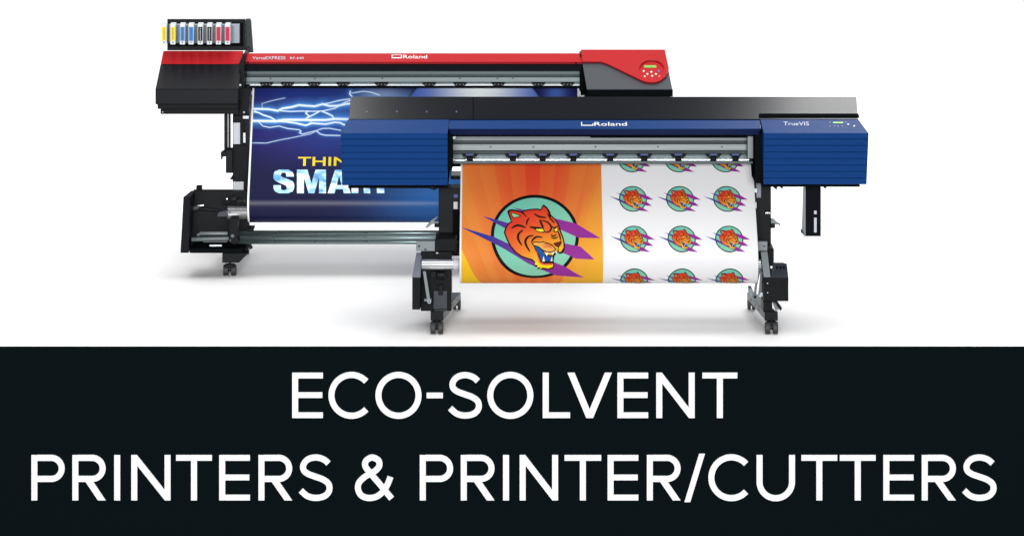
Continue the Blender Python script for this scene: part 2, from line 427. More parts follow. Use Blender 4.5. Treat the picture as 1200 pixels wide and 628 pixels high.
# brackets and take up system, left
b = mb('grey_steel').box(487.8,510,282.6,294.4,14.10,14.13).use('black_steel').tube(P(491,288.5,14.095), P(491,288.5,14.12), .005, 14)
b.build('bracket', A, .002)
solid('bracket_block', A, 'black_plastic', (510,535,280,294.5,14.08,14.24), bevel=.004)
b = mb('silver').box(497,500,291.6,293,14.1,14.2).box(511,513.5,296,297.2,14.05,14.08); each(b, 'screw', A)
wl = mb('black_plastic').box(493,529,295,364.5,14.12,14.30).build('winder_housing', A, .004)
b = mb('black_plastic').prof([(13.99,325,483,492.6),(13.99,362.8,483,492.4),(14.28,357,486,494),(14.28,300,487,495),(14.14,296.2,488,494)])
b.build('end_plate', wl, .003)
b = mb('bluish_grey').prof([(13.988,324.8,482.9,492.8),(14.138,296.0,487.9,494.2),(14.143,296.2,488,494),(13.995,325.2,483,492.6)])
b.build('plate_rim', wl)
b = mb('grey_steel').prism([(495.5,318),(499,318),(504.5,353),(500.5,354)],14.03,14.05).prism([(497,350.5),(505.5,350.5),(505.5,353),(497,353)],14.025,14.06)
b.tube(P(503,353.5,14.02), P(503,353.5,14.06), .009, 14).use('matt_black').tube(P(503,353.5,14.015), P(503,353.5,14.03), .004, 10).build('tension_arm', A, .001)
b = mb('black_steel').box(505,511,318,326,14.08,14.12).box(514,519,334,346,14.09,14.12).tube(P(512,322,14.07), P(522,322,14.07), .02).use('charcoal').box(508,524,341,362,14.105,14.12)
each(b, 'gear_cover', A, .002)

ROLL_Y = 14.04; RC = Z(309.8, ROLL_Y); RR = .112; RCS = Z(332.3, ROLL_Y)+RR; RY = 14.062
xl = X(538.5,13.955); xr = X(888.6,13.955)
b = mb('aluminium_tube').tube((X(494.2,14.04),ROLL_Y,RC), (X(891.5,14.04),ROLL_Y,RC), .0235, 32)
b.build('take_up_shaft', A, .001)
b = mb('pale_grey').tube((xl+.004,ROLL_Y,RC), (X(531,14.04),ROLL_Y,RC), 0.027, 28).build('flange', A, .002)

# feet
def foot(x0, x1, xb0, xb1, m2):
    b = mb('black_steel').box(x0, x1, 365.6, 376.0, 14.0, 14.03)
    f = b.build('foot', A, .003)
    g = mb(m2)
    g.loft([P(x0+1,366.5,14.03),P(x1,366.5,14.03),P(x1,375.6,14.03),P(x0+1,375.6,14.03)], [P(xb0,342.5,14.5),P(xb1,342.5,14.5),P(xb1,350.5,14.5),P(xb0,350.5,14.5)])
    g.use('matt_black')
    for t in (.35,.55,.8):
        side = x1 if x1 < 700 else x0+1; sb = xb1 if x1 < 700 else xb0; dx = 1 if x1 < 700 else -1
        Y = 14.03+.47*t; px = side+(sb-side)*t+dx*.1; py = 371+(346.5-371)*t
        g.tube(P(px-dx*2, py, Y), P(px+dx*.35, py, Y), .0055, 12)
    g.build('foot_beam', f, .002)
foot(504.6,519.6,528,540,'grey_steel'); foot(896.2,911.6,875.5,885.5,'grey_steel')
caster(A, 512, 391, 14.0); caster(A, 904, 391, 14.0)
caster(A, 535.5, 362, 14.5, 9); caster(A, 880.5, 362, 14.5, 9)

# right side take up drive
b = mb('grey_steel').box(884.6,899.4,283.2,294.2,14.10,14.13).use('black_steel').tube(P(895.5,288.5,14.095), P(895.5,288.5,14.12), .004, 14)
b.build('bracket', A, .002)
solid('upright_block', A, 'black_plastic', (899.6,907,291.5,312,14.12,14.24), bevel=.003)
b = mb('grey_steel').loft([P(891.4,295,14.08),P(899.4,295,14.08),P(903,325,14.0),P(895,325,14.0)], [P(891.4,295,14.10),P(899.4,295,14.10),P(903,325,14.02),P(895,325,14.02)])
b.build('arm_plate', A, .001)
b = mb('charcoal').prof([(13.995,325,903,924),(14.08,309,905.5,922.5),(14.12,307.5,907,917),(14.22,308,907,917),(14.22,330,903,924),(14.0,330,903,924)])
mt = b.build('motor_box', A, .003)
b = mb('black_plastic').box(895,924,325.2,353,13.992,14.2).build('motor_front', mt, .003)
b = mb('matt_black')
for x in (909.5,913.5,917.5): b.loft([P(x,311.8,14.058),P(x+2.2,311.8,14.058),P(x+2.4,314.8,14.04),P(x+.1,314.8,14.04)],[P(x,311.8,14.07),P(x+2.2,311.8,14.07),P(x+2.4,314.8,14.06),P(x+.1,314.8,14.06)])
each(b, 'socket', mt)
b = mb('grey_steel').tube(P(899.5,332,13.985),P(899.5,332,13.995),.003,10).tube(P(899.5,343,13.985),P(899.5,343,13.995),.003,10); each(b, 'screw', mt)
solid('drive_column', A, 'black_plastic', (894.5,905,353.2,366,14.02,14.16), bevel=.003)
solid('drive_column', A, 'black_plastic', (893,903,310,326,14.13,14.24), bevel=.003)
b = mb('grey_steel')
for x0,y0,x1,y1 in ((890,316,886,334),(886,334,884,350),(892.5,318,890,346)):
    b.loft([P(x0-1.5,y0,14.07),P(x0+1.5,y0,14.07),P(x1+1.5,y1,14.08),P(x1-1.5,y1,14.08)], [P(x0-1.5,y0,14.09),P(x0+1.5,y0,14.09),P(x1+1.5,y1,14.10),P(x1-1.5,y1,14.10)])
b.tube(P(892.5,345,14.05), P(892.5,345,14.1), .010, 14).prism([(877.5,338),(881,338),(886,349),(884,352),(878,346)],14.1,14.16)
b.use('matt_black').tube(P(885,348,14.06), P(885,348,14.1), .006, 12).build('tension_arm', A, .001)
b = mb('grey_steel').prism([(905,354),(909,354),(913.5,362),(909,364)],14.12,14.15).use('black_plastic').prism([(907.5,353),(910.5,353),(916.6,361.5),(914.6,364.2)],14.08,14.12)
b.build('pedal', A, .001)
# hanging cable duct under the right cover
b = mb('black_panel').box(944,962,219.5,277,14.18,14.26)
du = b.build('cable_duct', A, .002, 'black hanging duct with two pale slots')
b = mb('grey_steel').prof([(14.178,219.5,942.2,944),(14.178,277,942.2,944),(14.30,271,939.5,942),(14.30,219.5,941,943)]).use('charcoal').prism([(938.5,268),(940.5,269.5),(944,277),(938.5,272.5)],14.18,14.19)
b.build('duct_side', du)
solid('slot', du, 'pale_grey', (954,957,247,251,14.175,14.18), (954,957,255.2,272.4,14.175,14.18), bevel=0)

# ================================================================== SHEETS
class Sheet:
    def __init__(s, top, cY, cZ, r, xl, xr, up=.03, wrap=215, step=6):
        # straight run tangent to the roll, then round it
        T0 = Vector(top); C = Vector((cY, cZ)); d = C-T0; L = d.length
        a = math.atan2(d.y, d.x); be = math.asin(r/L)
        Lt = math.sqrt(L*L-r*r)
        best = None
        for sg in (-1,1):
            ang = a+sg*be; tp_ = T0+Vector((math.cos(ang), math.sin(ang)))*Lt
            if best is None or tp_.x < best.x: best = tp_; bd = Vector((math.cos(ang), math.sin(ang)))
        s.xl, s.xr = xl, xr; s.pts = []          # (s, Y, Z, nY, nZ)
        n0 = (best-C).normalized()
        s.smin = -up
        N = 12
        for i in range(N+1):
            q = -up+(Lt+up)*i/N; p = T0+bd*q; s.pts.append((q, p.x, p.y, n0.x, n0.y))
        a0 = math.atan2(n0.y, n0.x)
        if a0 < 0: a0 += 2*math.pi
        for k in range(1, int(wrap/step)+1):
            th = a0+math.radians(step*k); p = C+Vector((math.cos(th), math.sin(th)))*r
            s.pts.append((Lt+r*math.radians(step*k), p.x, p.y, math.cos(th), math.sin(th)))
        s.A = np.array(s.pts); s.smax = s.A[-1,0]
        front = s.A[:, :]; py = (H-front[:,2])*F/front[:,1]-YH
        k = int(np.argmax(py)); s.py_t = py[:k+1]; s.s_t = front[:k+1,0]
    def at(s, x, q, lift=0):
        q = min(max(q, s.A[0,0]), s.A[-1,0])
        r = [np.interp(q, s.A[:,0], s.A[:,j]) for j in range(1,5)]
        return Vector((x, r[0]+r[2]*lift, r[1]+r[3]*lift))
    def s_of(s, py): return float(np.interp(py, s.py_t, s.s_t))
    def xs(s, px, py):
        q = s.s_of(py); return X(px, s.at(0,q).y), q

def ink_mesh(name, verts, faces, cols, parent, mname, smooth=False):
    me = bpy.data.meshes.new(name); org = world_loc(parent) if parent else Vector((0,0,0))
    V = np.array([tuple(v) for v in verts]); c = V.mean(0)
    me.from_pydata((V-c).tolist(), [], faces)
    a = me.color_attributes.new('ink', 'FLOAT_COLOR', 'POINT')
    buf = np.ones((len(V),4), dtype=np.float32); buf[:,:3] = np.array(cols); buf[:,:3] *= INK if mname == 'matt_print' else 1.0; a.data.foreach_set('color', buf.ravel())
    me.materials.append(MATS[mname])
    if smooth: me.polygons.foreach_set('use_smooth', [True]*len(me.polygons))
    o = bpy.data.objects.new(name, me); COL.objects.link(o); o.location = Vector(c)-org
    if parent: o.parent = parent
    return o

def base_sheet(name, sh, colf, parent, mname, nx, ds, edge=.0, seg_s=None):
    """dense printed skin: colf(x array, px, py, s) -> linear colours"""
    qs = [sh.smin]
    while qs[-1] < sh.smax-1e-6: qs.append(min(sh.smax, qs[-1]+ds))
    xs_ = np.linspace(sh.xl, sh.xr, nx); verts = []; cols = []
    for q in qs:
        p = sh.at(0, q); 
        for x in xs_: verts.append((x, p.y, p.z))
        py = (H-p.z)*F/p.y-YH
        cols.append(colf(xs_, xs_*F/p.y+600, py, q))
    n = len(xs_); faces = [(j*n+i, j*n+i+1, (j+1)*n+i+1, (j+1)*n+i) for j in range(len(qs)-1) for i in range(n-1)]
    o = ink_mesh(name, verts, faces, np.concatenate(cols), parent, mname, True)
    sd = o.modifiers.new('thickness', 'SOLIDIFY'); sd.thickness = .0004; sd.offset = 0
    return o

class Art:
    """flat ink shapes laid on a sheet; each new shape lies a hair above the last"""
    def __init__(s, sh, f): s.sh = sh; s.f = f; s.V = []; s.Fc = []; s.C = []; s.lift = .0005
    def tri_strip_clip(s, tri, col):
        cuts = s.sh.A[:,0]; lo = min(p[1] for p in tri); hi = max(p[1] for p in tri)
        for k in range(len(cuts)-1):
            a, b = cuts[k], cuts[k+1]
            if b <= lo or a >= hi: continue
            poly = list(tri)
            for lim, sg in ((a,1),(b,-1)):
                out = []
                for i in range(len(poly)):
                    p, q = poly[i], poly[(i+1)%len(poly)]; ip = sg*(p[1]-lim) >= 0; iq = sg*(q[1]-lim) >= 0
                    if ip: out.append(p)
                    if ip != iq:
                        t = (lim-p[1])/(q[1]-p[1]); out.append(tuple(p[j]+(q[j]-p[j])*t for j in range(len(p))))
                poly = out
                if len(poly) < 3: break
            if len(poly) < 3: continue
            base = len(s.V)
            for p in poly:
                s.V.append(s.sh.at(p[0], p[1], s.lift)); s.C.append(col(p[2], p[3]))
            s.Fc.append(list(range(base, base+len(poly))))
    def fill(s, pts, col, tris=None):
        """pts in template units; col colour or function of template x,y"""
        cf = col if callable(col) else (lambda a, b, c=lin(col): c)
        m_ = [s.f(*p)+tuple(p) for p in pts]
        if tris is None: tris = tessellate_polygon([[Vector((p[0],p[1],0)) for p in pts]])
        for t in tris: s.tri_strip_clip([m_[i] for i in t], cf)
        s.lift += .00012
    def stroke(s, pts, w, col=(20,14,16), smooth=True):
        if smooth and len(pts) > 2: 
            q = catmull(pts, 3)
        else: q = pts
        n = len(q)
        ww = [max(.6, w*math.sin(math.pi*(i/(n-1)*.86+.07))**.7) *1.22 if w > 0 else -w for i in range(n)]
        L, R = sides(q, ww); pts2 = L+R; tr = []
        for i in range(n-1): tr += [(i, i+1, n+i+1), (i, n+i+1, n+i)]
        s.fill(pts2, col, tr)
    def build(s, name, parent, mname, label=None):
        o = ink_mesh(name, s.V, s.Fc, s.C, parent, mname)
        if label: o['label'] = label
        return o

INK = .66
def mixc(a, b, t): t = min(1, max(0, t)); return tuple(a[i]+(b[i]-a[i])*t for i in range(3))
RED, ORG, YEL = lin((222,52,38)), lin((240,120,50)), lin((250,205,40))
def tiger_col(x, y):
    t = (y-150)/350 + (x-300)/700
    return mixc(RED, ORG, t*1.5) if t < .6 else mixc(mixc(RED,ORG,.9), YEL, (t-.6)*2.0)
def slash_col(x, y): return mixc(lin((38,58,150)), lin((150,50,150)), (x-20)/480)
def teal_col(x, y): return mixc(lin((112,198,176)), lin((140,208,178)), (x+y-300)/500)
def tiger(sh, f, parent, mname, label, full=True):
    a = Art(sh, f); K = (16,12,14)
    circ = lambda r: [(349.5+r*math.cos(2*math.pi*i/64), 293+r*math.sin(2*math.pi*i/64)) for i in range(64)]
    a.fill(circ(270), K); a.fill(circ(250), teal_col)
    a.fill([(215,106),(290,126),(380,155),(470,180),(600,213),(750,311),(615,308),(490,247),(380,205),(290,147)], slash_col)
    a.fill([(30,165),(150,200),(300,250),(520,343),(625,365),(712,441),(600,437),(510,400),(300,315),(160,242)], slash_col)
    a.fill([(-107,237),(100,303),(250,380),(460,455),(530,480),(648,557),(560,549),(480,540),(400,505),(300,460),(130,362)], slash_col)
    head = [(210,205),(196,170),(186,140),(200,128),(240,132),(272,143),(290,133),(330,126),(362,124),(386,128),(392,110),(402,96),(420,112),(437,138),(445,165),
            (470,190),(486,215),(494,240),(503,272),(517,310),(524,345),(523,380),(511,402),(492,404),(484,392),(474,402),(462,415),(458,440),(462,462),(457,484),
            (432,494),(410,490),(395,488),(380,499),(385,486),(360,489),(366,475),(348,470),(352,455),(336,440),(300,430),(270,420),(235,398),(205,362),(184,318),(168,275),(178,240),(192,218)]
    cx, cy = 345, 300
    out = []
    for x, y in head:
        d = math.hypot(x-cx, y-cy); out.append((x+(x-cx)/d*9, y+(y-cy)/d*9))
    a.fill(out, K); a.fill(head, tiger_col)
    # jaw and mouth
    a.fill([(336,352),(350,350),(372,362),(398,384),(412,412),(455,416),(462,446),(460,466),(430,470),(398,466),(378,452),(368,420),(350,385)], K)
    a.fill([(345,360),(370,368),(398,392),(410,418),(398,452),(384,440),(374,412),(356,386)], (30,86,160))
    a.fill([(404,424),(450,424),(452,446),(430,450),(398,452)], (28,80,158))
    a.fill([(352,392),(362,398),(372,428),(384,454),(404,464),(456,462),(456,472),(398,472),(376,458),(366,426)], (225,92,50))
    a.fill([(340,442),(360,450),(382,470),(410,478),(456,474),(457,484),(432,493),(410,489),(395,487),(380,497),(385,485),(362,488),(366,474),(350,469),(353,455)], (252,222,30))
    # muzzle
    lip = [(333,350),(350,336),(378,340),(402,337),(432,346),(456,358),(477,384),(462,397),(425,401),(396,388),(372,368),(345,360)]
    a.fill(lip, lambda x,y: mixc(lin((245,190,70)), lin((246,160,90)), (x-330)/120)); a.stroke(lip+[lip[0]], -6, K, False)
    a.fill([(463,346),(486,340),(512,333),(508,352),(494,370),(478,364)], (112,38,28)); a.stroke([(463,346),(486,340),(512,333),(508,352),(494,370),(478,364),(463,346)], -4, K, False)
    a.stroke([(494,370),(490,392),(498,404),(514,396),(522,378)], 7, K)
    a.fill([(412,404),(432,402),(421,424)], (250,250,250)); a.fill([(450,404),(468,398),(462,420)], (250,250,250)); a.fill([(474,398),(486,396),(480,412)], (235,240,240))
    a.fill([(394,452),(402,422),(410,452)], (250,250,250)); a.fill([(444,450),(454,424),(459,450)], (250,250,250))
    # eyes
    a.fill([(340,243),(372,238),(402,250),(414,272),(400,278),(372,272),(354,262)], K); a.fill([(354,255),(374,242),(398,254),(406,269),(384,271),(366,264)], (250,236,60))
    a.fill([(462,262),(482,238),(494,250),(494,272),(470,274)], K); a.fill([(468,260),(484,243),(490,262),(478,269)], (250,236,60))
    # ears
    a.fill([(202,144),(228,148),(268,166),(222,182),(208,166)], K); a.fill([(207,148),(228,153),(258,166),(224,177),(212,164)], (150,210,150))
    a.stroke([(205,190),(194,165),(188,138),(203,128),(240,132),(275,146),(298,172)], 9, K)
    a.stroke([(388,130),(402,98),(430,124),(441,160),(447,172)], 8, K)
    S_ = a.stroke
    S_([(318,238),(350,245),(396,248)], 11, K); S_([(378,190),(392,222),(402,250)], 10, K); S_([(206,248),(244,228),(296,244)], 11, K)
    S_([(278,258),(250,286),(248,322),(270,360)], 11, K); S_([(342,295),(308,304),(291,334),(300,368),(320,398)], 11, K)
    S_([(396,308),(362,304),(338,322),(328,345)], 9, K); S_([(300,228),(302,202),(316,178)], 8, K); S_([(345,152),(378,172),(420,178)], 9, K)
    S_([(384,196),(424,206),(450,238),(440,268),(412,276)], 8, K); S_([(455,236),(470,246),(492,232)], 7, K)
    S_([(446,290),(464,300),(482,288)], 7, K); S_([(448,306),(470,315),(492,302)], 6, K); S_([(492,272),(502,300),(508,332)], 7, K)
    S_([(425,150),(450,190),(472,215)], 7, K); S_([(392,360),(425,352),(458,368)], 4, (190,80,40)); S_([(398,374),(430,366),(456,378)], 4, (190,80,40))
    S_([(474,402),(462,416),(458,440),(462,464)], 5, K)
    return a.build('tiger_emblem', parent, mname, label)

# ---- sheet A: orange and white print
shA = Sheet((14.262, Z(193.2,14.262)), RY, RCS, RR, xl, xr, wrap=190)
sa = thing('printed_sheet', ((xl+xr)/2, 14.1, .22), 'matt print, orange sunburst left and white right, with tiger badges, hanging from the blue printer', 'print')
x_split = X(706, 14.1)
def colA(xs_, px, py, q):
    out = np.empty((len(xs_),3))
    cx0, cy0 = 624.5, 481.0
    pyl = 193.2+q/.545*141*.98
    for i, x in enumerate(xs_):
        p = x*F/14.12+600
        if x > x_split: out[i] = lin((247,247,249)); continue
        if x < xl+.0085: out[i] = lin((250,250,250)); continue
        ang = math.degrees(math.atan2(p-cx0, cy0-pyl)); k = math.floor((ang+1.8)/3.6)
        side = max(0, abs(p-cx0)-14)/72; down = (pyl-193)/140
        c = mixc(lin((230,74,44)), lin((238,146,66)), side*.8+down*.45-.05)
        if k % 2: c = mixc(c, lin((244,176,72)), .13)
        far = (p-640)/70*.5+down*.9-.55
        if ang > 14: c = mixc(c, lin((246,196,40)), min(1,max(0,far))*.8)
        if ang < -25.4: c = lin((247,196,38))
        elif ang < -20: c = mixc(c, lin((236,120,44)), .3*down)
        out[i] = c
    return out
bs = base_sheet('print_surface', shA, colA, sa, 'matt_print', 420, .0042)
def place(xc, sc, R, kx=1.0, ky=1.055): return lambda cx, cy: (xc+(cx-349.5)/269*R*kx, sc+(cy-293)/269*R*ky)
xc, sc = shA.xs(626.8, 276.0)
tiger(shA, place(xc, sc, .2022), sa, 'matt_print', 'large tiger badge on orange')
x1c, s1 = shA.xs(741.7, 233.2); _, s2 = shA.xs(741.7, 279.9)
dsy = s2-s1; dxs = X(55.4, 14.08)-X(0, 14.08)
for r_ in range(-1, 3):
    for c_ in range(3):
        tiger(shA, place(x1c+c_*dxs, s1+r_*dsy, .0645), sa, 'matt_print', None)

# ---- sheet B: lightning print
LY = 15.30; LR = .095; LY = 15.33; LCZ = Z(238.2, LY)
xl2, xr2 = X(289.6,15.235), X(680.5,15.235)
shB = Sheet((15.55, Z(103.5,15.55)), LY, LCZ, LR, xl2, xr2, wrap=190)
sb = thing('printed_sheet', ((xl2+xr2)/2, 15.4, .3), 'glossy dark blue lightning print with large lettering, hanging from the red printer', 'print')
def lp(L): return [(285+x/8.97, 95+y/8.97) for x, y in L]
BOLTS = [(1.25,1.0,[(100,295),(250,298),(350,315),(400,290),(500,275),(570,255),(650,262),(740,268),(820,245),(900,265),(980,262),(1060,245),(1130,238),(1300,215),(1500,230),(1750,190)]),
 (.62,.7,[(380,315),(480,322),(600,318),(720,320),(820,318),(880,305),(950,290),(1000,260),(1060,225),(1130,200)]),
 (.6,.7,[(820,245),(900,232),(960,215),(1040,200),(1130,190)]),
 (.85,.9,[(100,325),(150,335),(200,360),(280,385),(320,410)]), (.6,.8,[(100,300),(125,325)]),
 (1.5,1.1,[(90,420),(200,422),(330,425),(420,410),(600,410),(720,412),(860,412),(960,400),(1110,405),(1300,420),(1600,400),(2000,430)]),
 (1.0,.9,[(330,425),(450,430),(550,445),(650,468),(720,445),(860,455),(960,435),(1010,440),(1065,465),(1200,490)]),
 (.85,.8,[(820,320),(880,345),(930,370),(945,400)]), (.75,.8,[(650,395),(700,370),(740,350),(790,320)]), (.7,.8,[(670,320),(645,340),(685,370),(650,395)]),
 (.5,.5,[(150,430),(200,475),(270,490),(370,475),(460,500),(590,515),(605,530),(585,545),(620,560),(760,525),(830,500),(900,498),(1020,520)]),
 (.55,.5,[(770,530),(810,560),(860,572),(1020,575)]), (.35,.35,[(185,290),(180,240),(280,210),(420,180)]), (.35,.35,[(60,650),(240,655),(390,620),(500,600),(620,575),(700,560),(760,530)]),
 (.7,.7,[(1110,110),(1105,140),(1130,165)]), (.5,.45,[(1125,130),(1250,110),(1330,120),(1420,150)]), (.5,.6,[(650,470),(680,455),(705,430),(720,412)])]
segs = []
for w, gl, L in BOLTS:
    L = lp(catmull(L, 1) if len(L) > 2 else L)
    for i in range(len(L)-1): segs.append((w, gl, L[i], L[i+1]))
def colB(xs_, px, py, q):
    n = len(xs_); pxx = xs_*F/15.4+600; py_ = py
    u = (pxx-290)/225; v = (py-103)/157
    if q > shB.s_t[-1]-.03: v = 1.0; py_ = 262
    out = np.zeros((n,3))
    def L(c): return np.array(lin(c))
    top, mid, low = L((22,22,70)), L((17,20,86)), L((8,9,50))
    w_top = np.clip(1-v/.22, 0, 1)[..., None] if np.ndim(v) else max(0, 1-v/.22)
    w_low = min(1, max(0, (v-.35)/.3))
    base = top*w_top+mid*(1-w_top); base = base*(1-w_low)+low*w_low
    out[:] = base
    # blue glow right of the bolts and low centre
    gl = np.exp(-((pxx-415)/75)**2-((py_-135)/32)**2); out += gl[:,None]*L((36,92,180))*.38
    gl = np.exp(-((pxx-330)/50)**2-((py_-108)/20)**2); out += gl[:,None]*L((30,60,150))*.2
    gl = np.exp(-((pxx-530)/75)**2-((py_-222)/46)**2); out += gl[:,None]*L((44,124,206))*.55
    gl = np.exp(-((pxx-335)/45)**2-((py_-168)/22)**2); out += gl[:,None]*L((60,22,90))*.10
    gl = np.exp(-((pxx-385)/35)**2-((py_-176)/16)**2); out += gl[:,None]*L((26,60,170))*.12
    # bolts
    core = np.zeros(n); glow = np.zeros(n)
    if py_ < 185:
        for w, g, a, b_ in segs:
            if min(a[1],b_[1])-9 > py_ or max(a[1],b_[1])+9 < py_: continue
            dx, dy = b_[0]-a[0], b_[1]-a[1]; l2 = dx*dx+dy*dy+1e-9
            t = np.clip(((pxx-a[0])*dx+(py_-a[1])*dy)/l2, 0, 1)
            d = np.hypot(pxx-a[0]-t*dx, py_-a[1]-t*dy)
            core = np.maximum(core, np.exp(-(d/(.80*w))**2)*min(1,.45+w*.8)); glow = np.maximum(glow, np.exp(-d/(2.3*w))*g*.75)
    out += glow[:,None]*L((80,170,240)); out = out*(1-core[:,None])+np.array([.86,.95,1.0])*core[:,None]
    # planet disc at the right, its upper rim
    if py_ < 175:
        r = np.hypot(pxx-556, py_-163.7); ins = (1/(1+np.exp((r-92)/.5)))[:,None]
        hh = np.exp(-((pxx-562)/44)**2)[:,None]; rim = np.exp(-((r-92)/1.7)**2)[:,None]
        disc = L((30,78,176))*(1-hh)+L((232,240,242))*hh
        out = out*(1-ins)+disc*ins
        out = out*(1-.93*rim)
        cl = np.exp(-((pxx-448)/26)**2-((py_-112)/8)**2); out += cl[:,None]*L((150,170,190))*.55
        cl = np.exp(-((pxx-652)/12)**2-((py_-110)/8)**2); out += cl[:,None]*L((80,130,210))*.5
    out = np.clip(out, 0, .95)
    out[xs_ < xl2+.009] = .80; out[xs_ > xr2-.009] = .80
    return out
base_sheet('print_surface', shB, colB, sb, 'gloss_print', 640, .0028)
def sheet_text(sh, parent, body, x0, x1, y0, y1, m_, bold, wide_only=None):
    b = mb(m_); xa, sA = sh.xs(x0, y0); xb, sB = sh.xs(x1, y1)
    text_on(b, body, lambda u, v: sh.at(xa+(xb-xa)*u, sB+(sA-sB)*v, .0008), bold)
    return b.build('lettering', parent)
sheet_text(shB, sb, 'THINK', 349.5, 427, 184.2, 194.6, 'ink_yellow', .012)['label'] = 'yellow lettering'
# heavy block letters drawn by outline (pixel box 320..452 x 199..226.5)
def heavy():
    b = mb('sky_letters'); y0, y1 = 199.0, 226.6
    def put(pts, x0, w):
        q = [(x0+w*u, y1-(y1-y0)*v) for u, v in pts]; tr = tessellate_polygon([[Vector((x,y,0)) for x,y in q]])
        vs = []
        for x, y in q:
            xx, ss = shB.xs(x, y); vs.append(b.bm.verts.new(shB.at(xx, ss, .0008)))
        for t in tr: b.face([vs[i] for i in t])
    Sg = [(.97,.70),(.97,.78),(.90,.91),(.72,1.0),(.28,1.0),(.08,.92),(.02,.78),(.02,.64),(.10,.53),(.30,.44),(.60,.33),(.64,.26),(.64,.18),(.56,.13),(.44,.13),(.37,.18),(.37,.34),(.02,.34),(.02,.20),(.10,.07),(.28,0),(.72,0),(.92,.08),(.99,.22),(.99,.38),(.92,.50),(.74,.58),(.44,.68),(.37,.74),(.37,.82),(.44,.87),(.55,.87),(.62,.82),(.62,.70)]
    M = [(0,0),(0,1),(.36,1),(.50,.42),(.64,1),(1,1),(1,0),(.76,0),(.76,.68),(.60,0),(.40,0),(.24,.68),(.24,0)]
    Ao = [(0,0),(.32,1),(.68,1),(1,0),(.70,0),(.655,.18),(.345,.18),(.30,0)]
    put(Sg, 320, 25); put(M, 348, 34)
    # A with counter split in two halves
    put([(0,0),(.32,1),(.50,1),(.50,.76),(.40,.34),(.50,.34),(.50,.17),(.345,.17),(.30,0)], 384, 27)
    put([(1,0),(.68,1),(.50,1),(.50,.76),(.60,.34),(.50,.34),(.50,.17),(.655,.17),(.70,0)], 384, 27)
    put([(0,0),(0,1),(.40,1),(.40,.84),(.36,.84),(.36,.56),(.40,.56),(.40,.40),(.36,.40),(.36,0)], 412, 22)
    put([(.40,1),(.70,1),(.92,.92),(.98,.78),(.98,.62),(.88,.50),(.80,.47),(.92,.40),(.97,.26),(1.0,0),(.66,0),(.62,.30),(.54,.40),(.40,.40),(.40,.56),(.52,.56),(.61,.62),(.61,.78),(.52,.84),(.40,.84)], 412, 22)
    put([(0,1),(1,1),(1,.81),(.68,.81),(.68,0),(.32,0),(.32,.81),(0,.81)], 434, 24)
    b.build('lettering', sb, label='bold pale blue cloud patterned lettering')
heavy()

# ================================================================== REAR PRINTER (red)
B = thing('inkjet_printer', (X(485,15.4), 15.4, 0), 'red and black wide printer at the back left, with an ink cartridge rack on top', 'printer')
# left cover
b = mb('black_cover').prof([(15.205,104.6,182,280),(15.20,122.4,182,279.5),(15.24,123,183,279),(15.70,118,190,280),(15.70,72,194,284),(15.415,75.4,188.2,283.2)])
c1 = b.build('side_cover', B, .004, 'left end cover, charcoal slope under a red band')
mb('red_paint').prof([(15.412,75.2,188.0,283.3),(15.50,60.2,191.4,285.2),(15.72,60,193,285),(15.72,70,193,285),(15.42,76,189,283)]).build('top_band', c1, .003)
solid('lower_apron', B, 'black_plastic', (184.6,279,122.6,128,15.23,15.6), (188,279,128.1,134,15.235,15.6), bevel=.002)
b = mb('grey_steel').tube(P(190.7,131.6,15.225), P(190.7,131.6,15.24), .0035, 12).tube(P(286,131.8,15.3), P(286,131.8,15.33), .005, 12).tube(P(281.5,100,15.24), P(281.5,100,15.28), .006, 12); each(b, 'screw', B)
b = mb('black_plastic').prism([(280,75),(285.5,63),(287,63),(285.5,104),(290,104),(292,134.5),(279.5,134.5),(279.5,104)],15.36,15.62).use('silver').tube(P(279.6,105,15.3),P(278.2,134,15.3),.0025,8)
b.build('inner_cheek', B, .002)

# long centre cover
b = mb('red_paint').prof([(15.43,73.0,285,683),(15.50,62.8,286,682),(15.72,63,287,681),(15.72,73,287,681),(15.44,74.5,285,683)])
cc = b.build('front_cover', B, .003)
mb('red_dark').prof([(15.432,73.2,285,683),(15.437,75.4,285,683),(15.5,75.4,285,683),(15.5,72,285,683)]).build('cover_lip', cc)
def midB(px, py, lift=.0018):
    t = (73.0-py)/10.2; Y = 15.43+.07*t; a = P(500,73,15.43); c = P(500,62.8,15.50); d = (c-a).normalized(); n = Vector((0,-d.z,d.y)); n = n if n.z > 0 else -n
    return P(px, py, Y)+n*lift
b = mb('letter_white'); text_on(b, 'Roland', lambda u,v: midB(472.5+28*u, 69.2-4.2*v), .003); b.build('lettering', cc)
b = mb('letter_white')
for q in ([(459,64.8),(460,64.8),(460,69),(459,69)], [(460,67.9),(470,67.9),(470,69),(460,69)], [(470,64.8),(471,64.8),(471,69),(470,69)], [(460,64.8),(470,64.8),(470,65.3),(460,65.3)]):
    b.poly([midB(x,y) for x,y in q])
b.build('emblem', cc)
b = mb('logo_white'); text_on(b, 'VersaEXPRESS', lambda u,v: midB(296+38.5*u, 70.3-3.6*v)); b.build('lettering', cc); b = mb('logo_white'); text_on(b, 'RF-640', lambda u,v: midB(340+16*u, 70.1-2.7*v)); b.build('lettering', cc)
b = mb('matt_black').tube(P(290.5,73.6,15.425),P(290.5,73.6,15.44),.005,12).tube(P(675,74,15.425),P(675,74,15.44),.005,12); each(b, 'screw', cc)

